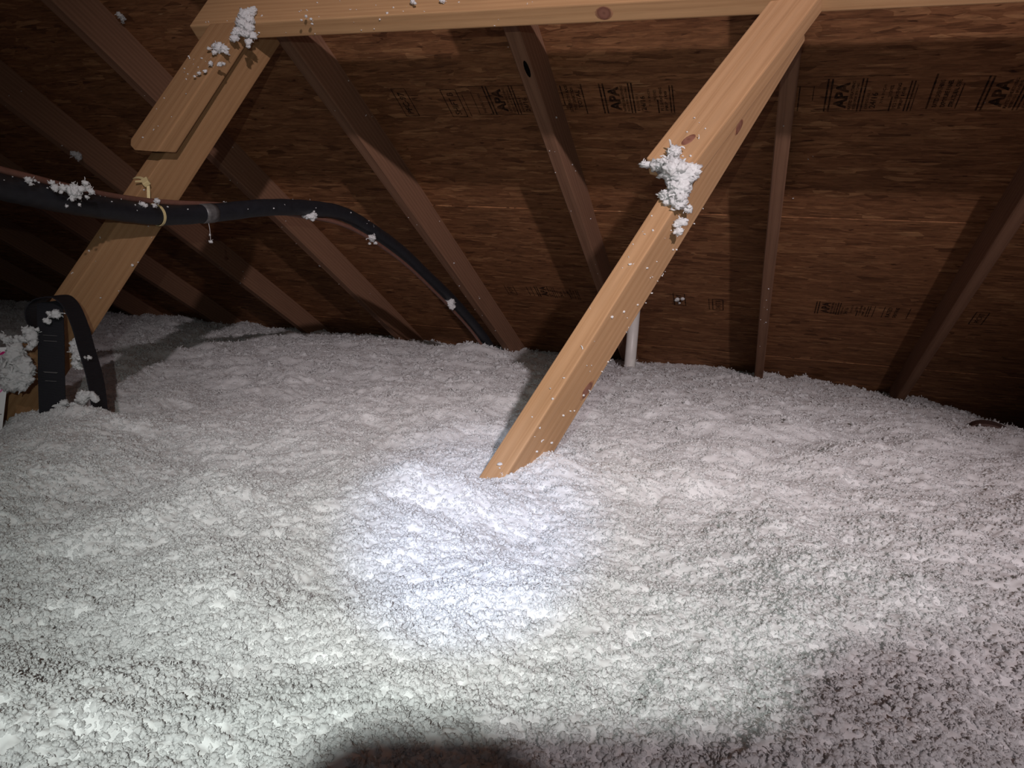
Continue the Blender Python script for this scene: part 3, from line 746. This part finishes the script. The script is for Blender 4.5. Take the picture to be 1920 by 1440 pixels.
# ------------------------------------------------------------------ lumps of insulation lying on things
def clump(label, pts, seed, strands=6, spread=1.0, hang=None):
    g = random.Random(seed); c = Vector((0, 0, 0)); parts = []
    for p in pts: c += Vector(p[:3])
    c /= len(pts)
    for i, p in enumerate(pts):
        r = p[3]
        v, f = nodule(seed * 41 + i, ICO4 if r > 0.011 else ICO3, 0.85)
        parts.append((v * r * 0.92 + np.array(Vector(p[:3]) - c), f))
        for j in range(2):
            v, f = nodule(seed * 53 + i * 7 + j, ICO3, 0.8); d = np.array([g.gauss(0, 1) for _ in range(3)]); d /= np.linalg.norm(d)
            parts.append((v * r * g.uniform(0.3, 0.5) + np.array(Vector(p[:3]) - c) + d * r * 0.8, f))
        for j in range(strands):
            v, f = strand(seed * 97 + i * 11 + j, g.uniform(0.9, 1.9), 0.11, 7, 0.4); d = np.array([g.gauss(0, 1) for _ in range(3)]); d /= np.linalg.norm(d)
            parts.append((v * r * 0.8 * spread + np.array(Vector(p[:3]) - c) + d * r * 0.6, f))
    if hang: parts.append(tuple(map(np.array, (lambda q: (q[0], np.concatenate([np.array(q[1])[:, [0, 1, 2]], np.array(q[1])[:, [0, 2, 3]]])))(tube_arrays([Vector(h) - c for h in hang], 0.0006, 5)))))
    v, f = merge(parts)
    o = link('insulation_clump', mesh_np('insulation_clump', v, f), M['fluff'], None, Matrix.Translation(c))
    tag(o, label, 'insulation clump', 'insulation clumps caught on the woodwork'); return o
def on_deck(pts, b):
    out = []
    for x, y, z, r in pts:
        k = b / (y * math.sin(PITCH) + (z - CAM_Z) * math.cos(PITCH)); out.append((x * k, y * k, CAM_Z + (z - CAM_Z) * k, r))
    return out
S_, N_, W_ = Vector((0.2911, 0.5960, 0.7484)), Vector((-0.0902, -0.7617, 0.6417)), Vector((0.9524, -0.2543, -0.1680))
rc = []
for (x, y, z), r in zip([(-0.0401, -.028, 0.0001), (-0.0198, -.030, 0.0003), (-0.0046, -.034, 0.0046), (0.0046, -.044, 0.0202), (0.0141, -.032, -0.0057), (0.0285, -.028, -0.006), (0.0370, -.026, 0.004), (0.0330, -.014, -0.0261), (0.0380, -0.006, -0.0466), (0.020, -.003, -0.0494), (0.0480, 0.02, -0.0650), (0.0500, 0.025, -0.080), (0.0480, 0.02, -0.0340), (-0.033, -0.01, 0.010), (0.012, -0.004, -0.035)],
                       [.008, .009, .014, .013, .019, .021, .013, .018, .014, .007, .009, .007, .008, .006, .011]):
    q = RBM @ Vector((x, y, z)); rc.append((q.x, q.y, q.z, r * 1.12))
clump('large ragged white clump of insulation stuck halfway up the right brace', rc, 1, 9)
FOOT = [(-0.349, 0.926, 0.331, 0.0065), (-0.338, 0.926, 0.336, 0.0058), (-0.324, 0.925, 0.336, 0.0064), (-0.312, 0.924, 0.341, 0.0064), (-0.299, 0.923, 0.34, 0.0064), (-0.291, 0.946, 0.334, 0.0065), (-0.287, 0.978, 0.329, 0.0067)]
C = [
 ('tall white clump of insulation where the left brace meets the purlin', [(-1.2, 1.541, 1.193, 0.0077), (-1.207, 1.537, 1.185, 0.0115), (-1.218, 1.532, 1.177, 0.0144), (-1.199, 1.527, 1.165, 0.0127), (-1.207, 1.513, 1.153, 0.0145), (-1.192, 1.515, 1.145, 0.0143), (-1.208, 1.499, 1.131, 0.0129), (-1.207, 1.486, 1.113, 0.009), (-1.19, 1.504, 1.127, 0.0145), (-1.176, 1.509, 1.126, 0.0104), (-1.183, 1.503, 1.109, 0.0091), (-1.182, 1.502, 1.099, 0.005)], 6),
 ('small spiky white clump on the upper face of the left brace', [(-1.245, 1.468, 1.093, 0.0089), (-1.234, 1.471, 1.089, 0.0112), (-1.217, 1.465, 1.085, 0.0088), (-1.212, 1.466, 1.078, 0.0056), (-1.238, 1.457, 1.076, 0.0056), (-1.257, 1.462, 1.086, 0.0049)], 8),
 ('thin trail of white fluff below the spiky clump on the left brace', [(-1.232, 1.438, 1.047, 0.0053), (-1.206, 1.437, 1.044, 0.0055), (-1.198, 1.44, 1.046, 0.0045), (-1.248, 1.42, 1.022, 0.0042), (-1.235, 1.425, 1.027, 0.0045), (-1.256, 1.416, 1.014, 0.003)], 4),
 ('wide stringy white clump lying on the black hose', [(-1.173, 1.018, 0.722, 0.0074), (-1.162, 1.021, 0.717, 0.0119), (-1.153, 1.026, 0.724, 0.0083), (-1.15, 1.038, 0.726, 0.0065), (-1.144, 1.039, 0.721, 0.0056), (-1.165, 1.046, 0.736, 0.0066), (-1.177, 1.03, 0.728, 0.0066), (-1.174, 1.008, 0.722, 0.0065), (-1.177, 0.996, 0.721, 0.0064), (-1.183, 0.996, 0.729, 0.0055), (-1.167, 0.999, 0.715, 0.0037), (-1.161, 1.015, 0.704, 0.0037), (-1.168, 1.01, 0.692, 0.0028), (-1.155, 1.04, 0.711, 0.0037), (-1.160, 1.029, 0.697, 0.0028)], 10),
 ('small white tuft on the hose near the left edge', [(-1.175, 0.946, 0.727, 0.0062), (-1.162, 0.939, 0.720, 0.0035), (-1.165, 0.949, 0.727, 0.0026)], 5),
 ('white tufts on the hose beside the cable tie', [(-1.235, 1.244, 0.719, 0.0062), (-1.228, 1.246, 0.716, 0.0050), (-1.232, 1.274, 0.720, 0.0050), (-1.236, 1.285, 0.730, 0.0060)], 5),
 ('round white tuft hanging under the arch of the black hose', [(-1.25, 1.839, 0.750, 0.0104), (-1.236, 1.844, 0.750, 0.0139), (-1.228, 1.847, 0.757, 0.0089)], 6),
 ('small white tuft under the hose where it bends down', [(-1.23, 2.18, 0.715, 0.0137), (-1.235, 2.176, 0.696, 0.0051), (-1.217, 2.182, 0.699, 0.0069)], 4),
 ('white tuft clinging low on the hose near the rafter', [(-1.242, 2.838, 0.512, 0.0173), (-1.228, 2.836, 0.500, 0.0185), (-1.22, 2.831, 0.483, 0.012)], 4),
 ('white tuft on the black strap below its loop', [(-1.236, 1.032, 0.498, 0.0078), (-1.227, 1.034, 0.501, 0.0088), (-1.223, 1.034, 0.496, 0.0059), (-1.241, 1.027, 0.487, 0.0059), (-1.238, 1.028, 0.484, 0.0039)], 7),
 ('large white lump of insulation bulging over the tag card', [(-1.282, 0.997, 0.423, 0.0203), (-1.264, 0.995, 0.401, 0.0202), (-1.261, 0.987, 0.381, 0.0182), (-1.283, 0.987, 0.39, 0.0221), (-1.299, 0.992, 0.400, 0.0170), (-1.25, 0.992, 0.388, 0.0115), (-1.252, 0.999, 0.402, 0.0096), (-1.266, 0.978, 0.368, 0.0134), (-1.253, 0.983, 0.367, 0.0086), (-1.278, 0.978, 0.372, 0.0133), (-1.236, 0.99, 0.383, 0.0048)], 7),
 ('spiky white clump above the tag card beside the strap', [(-1.276, 1.017, 0.467, 0.0098), (-1.267, 1.018, 0.456, 0.0107), (-1.285, 1.016, 0.451, 0.0098), (-1.259, 1.013, 0.444, 0.0078), (-1.296, 1.012, 0.447, 0.0088), (-1.323, 1.004, 0.452, 0.0078), (-1.312, 1.006, 0.446, 0.0088), (-1.265, 1.01, 0.437, 0.0068), (-1.259, 1.022, 0.47, 0.0039)], 11),
 ('white clump caught between the two legs of the black strap', [(-1.229, 1.077, 0.447, 0.0091), (-1.226, 1.071, 0.433, 0.0115), (-1.212, 1.068, 0.421, 0.011), (-1.215, 1.065, 0.407, 0.009), (-1.171, 1.032, 0.424, 0.0058), (-1.155, 1.028, 0.427, 0.0039), (-1.142, 1.027, 0.429, 0.0039), (-1.190, 1.048, 0.422, 0.0060), (-1.232, 1.075, 0.442, 0.007), (-1.208, 1.066, 0.4, 0.005)], 6),
 ('white fluff heaped against the foot of the black strap', [(-1.181, 1.000, 0.338, 0.0096), (-1.175, 1.003, 0.346, 0.0077), (-1.138, 1.007, 0.359, 0.0114), (-1.13, 1.010, 0.365, 0.0095), (-1.117, 1.010, 0.366, 0.0076), (-1.112, 1.011, 0.360, 0.0076), (-1.154, 1.004, 0.343, 0.0076)], 8),
 ('white speck on the purlin face at the top edge', [(-0.793, 1.545, 1.191, 0.0055), (-0.783, 1.536, 1.184, 0.0042)], 5),
 ('smaller white speck on the purlin face right of the other', [(-0.725, 1.547, 1.19, 0.0055), (-0.720, 1.545, 1.188, 0.0035)], 5),
 ('curled white thread lying across the lower edge of the purlin', [(-1.049, 1.512, 1.154, 0.0026), (-1.041, 1.517, 1.163, 0.0032), (-1.025, 1.512, 1.155, 0.0032), (-1.021, 1.512, 1.145, 0.0026)], 7)]
C.append(('white fluff heaped at the foot of the right brace', FOOT, 7))
for i, (lab, pts, st) in enumerate(C): clump(lab, pts, 20 + i, st)
clump('white tuft stuck to the dark deck at the upper left', on_deck([(-2.009, 1.943, 1.348, 0.010), (-2.002, 1.944, 1.34, 0.0083), (-2.016, 1.942, 1.354, 0.0067), (-1.999, 1.943, 1.328, 0.005)], 1.408), 51, 6)
clump('white tuft on the lower edge of the dark rafter at the left', on_deck([(-2.237, 1.965, 0.932, 0.0124), (-2.223, 1.968, 0.926, 0.0142), (-2.215, 1.97, 0.92, 0.0089)], 1.290), 52, 6)
clump('pale flake on the deck beside the lower boxed stamp', on_deck([(-0.384, 3.377, 0.567, 0.0105), (-0.363, 3.385, 0.571, 0.0084), (-0.374, 3.378, 0.551, 0.006)], 1.408), 53, 4)
clump('tiny tuft hanging on a thread below the taped hose', [(-1.251, 1.462, 0.672, 0.0026), (-1.249, 1.462, 0.656, 0.0046)], 54, 3, 1.0, [(-1.256, 1.462, 0.702), (-1.252, 1.462, 0.685), (-1.249, 1.462, 0.656)])

def crumbs(name, label, pts, seed):
    g = random.Random(seed); parts = []
    for i, (p, r) in enumerate(pts):
        if g.random() < 0.55: v, f = nodule(seed * 3 + i, ICO2, 0.8); v = v * r
        else: v, f = strand(seed * 5 + i, g.uniform(2, 4.2), 0.42, 6, 0.45); v = v * r
        parts.append((v + np.array(p), f))
    v, f = merge(parts); o = link(name, mesh_np(name, v, f), M['fluff']); tag(o, label, 'crumbs', kind='stuff')
ICO2 = ico(2)
def on_board(Mx, x0, x1, y0, y1, z0, z1, n, g, rmin=0.0008, rmax=0.0022):
    return [(Mx @ Vector((g.uniform(x0, x1), g.uniform(y0, y1), g.uniform(z0, z1))), g.uniform(rmin, rmax) * (1.5 if g.random() < 0.15 else 1)) for _ in range(n)]
g = random.Random(5)
crumbs('insulation_crumbs', 'tiny white crumbs of insulation dusted over the right brace',
       on_board(RBM, 0.003, 0.034, -0.001, -0.001, -0.60, -0.08, 20, g) + on_board(RBM, 0.0366, 0.0366, 0.005, 0.080, -0.58, -0.05, 34, g) + on_board(RBM, 0.0366, 0.0366, 0.083, 0.085, -0.5, 0.2, 9, g) + on_board(RBM, -0.03, 0.03, -0.0366, -0.0366, 0.02, 0.14, 9, g), 61)
crumbs('insulation_crumbs', 'tiny white crumbs of insulation dusted over the left brace and purlin',
       on_board(LBM, -0.02, 0.05, -0.041, -0.041, -0.12, 0.22, 20, g) + on_board(LBM, 0.0406, 0.0406, 0.0, 0.09, -0.60, -0.1, 12, g) + on_board(LBM, 0.004, 0.036, -0.001, -0.001, -0.6, -0.2, 6, g)
       + on_board(PUR, 0.02, 0.9, -0.001, -0.001, 0.002, 0.06, 26, g) + on_board(PUR, 0.05, 0.8, 0.0, 0.04, -0.001, -0.001, 10, g), 62)
hs = []
for i in range(70):
    q = hp[int(g.uniform(6, 100))]; a = math.radians(g.uniform(-5, 150)); hs.append((q + Vector((math.cos(a), 0, math.sin(a))) * (HR + 0.0005), g.uniform(0.0008, 0.0022)))
crumbs('insulation_crumbs', 'tiny white crumbs of insulation scattered on the black hose', hs, 63)
ds = on_board(ROOF, -3.2, 1.2, 1.5, 3.4, DK - 0.001, DK - 0.001, 60, g, 0.001, 0.003)
for k, o in RAF:
    if -4 <= k <= 0: ds += on_board(o.matrix_world, 0.004, RW - 0.004, 1.4, 3.4, -0.0012, -0.0012, 9, g, 0.001, 0.0025)
    if -4 <= k <= -1: ds += on_board(o.matrix_world, RW + 0.001, RW + 0.001, 1.4, 3.4, 0.01, RD - 0.01, 8, g, 0.001, 0.003)
crumbs('insulation_crumbs', 'pale specks of insulation stuck to the roof deck and rafters', ds, 64)

# ------------------------------------------------------------------ the phone that takes the picture and the hand round it (beside and behind the lens)
CMX = cam.matrix_world.copy()
ph = empty('smartphone', CMX @ Matrix.Translation((0.025, -0.026, 0.010)))
phi = ph.matrix_world.inverted() @ CMX
def rounded(x0, x1, y0, y1, r, n=6):
    out = []
    for cx, cy, a0 in ((x1 - r, y1 - r, 0), (x0 + r, y1 - r, 90), (x0 + r, y0 + r, 180), (x1 - r, y0 + r, 270)):
        out += [(cx + r * math.cos(math.radians(a0 + 90 * i / n)), cy + r * math.sin(math.radians(a0 + 90 * i / n))) for i in range(n + 1)]
    return out
FLIP = Matrix.Rotation(math.radians(-90), 4, 'X')
link('phone_body', prism('phone_body', rounded(-0.051, 0.100, -0.065, 0.0145, 0.010), -0.0125, -0.0045, 0.0012), M['foam'], ph, phi @ FLIP)
link('screen', prism('screen', rounded(-0.048, 0.097, -0.062, 0.0115, 0.008), -0.0130, -0.0126, 0), plain('dark_glass', (0.01, 0.01, 0.012), 0.1, 0.5), ph, phi @ FLIP)
tag(ph, 'dark smartphone held just behind the viewpoint', 'phone')
def hand():
    V = [(0.150, -0.050, 0.060)]; E = []; R = [0.026]
    def chain(pts, rads, root):
        prev = root
        for p, r in zip(pts, rads):
            V.append(p); R.append(r); E.append((prev, len(V) - 1)); prev = len(V) - 1
        return prev
    palm = chain([(0.128, -0.035, 0.042)], [0.026], 0)
    chain([(0.108, -0.004, 0.034), (0.085, 0.013, 0.026), (0.046, 0.0215, 0.021), (-0.006, 0.0200, 0.019)], [0.012, 0.0105, 0.0100, 0.0098], palm)
    chain([(0.108, -0.022, 0.042), (0.078, -0.016, 0.042), (0.050, -0.016, 0.034), (0.032, -0.018, 0.026)], [0.012, 0.0095, 0.0088, 0.0078], palm)
    chain([(0.108, -0.042, 0.044), (0.080, -0.038, 0.044), (0.056, -0.038, 0.035), (0.042, -0.038, 0.026)], [0.012, 0.0092, 0.0085, 0.0075], palm)
    chain([(0.112, -0.060, 0.044), (0.090, -0.058, 0.042), (0.072, -0.057, 0.033), (0.060, -0.056, 0.026)], [0.011, 0.0085, 0.0078, 0.0070], palm)
    chain([(0.132, -0.052, 0.022), (0.118, -0.048, 0.016), (0.110, -0.034, 0.015)], [0.013, 0.0100, 0.0088], palm)
    chain([(0.205, -0.095, 0.110), (0.300, -0.170, 0.200), (0.340, -0.260, 0.340), (0.380, -0.330, 0.520)], [0.033, 0.045, 0.052, 0.062], 0)
    me = bpy.data.meshes.new('person'); me.from_pydata(V, E, []); o = link('person', me, plain('dark_work_glove', (0.05, 0.045, 0.045), 0.8, 0.2, 60, 0.2), None, CMX)
    sk = o.modifiers.new('skin', 'SKIN'); sk.use_smooth_shade = True
    for d, r in zip(me.skin_vertices[0].data, R): d.radius = (r, r)
    me.skin_vertices[0].data[0].use_root = True
    sb = o.modifiers.new('sub', 'SUBSURF'); sb.levels = 1; sb.render_levels = 2
    tag(o, 'dark gloved hand and sleeve holding the phone outside the picture', 'person')
hand()
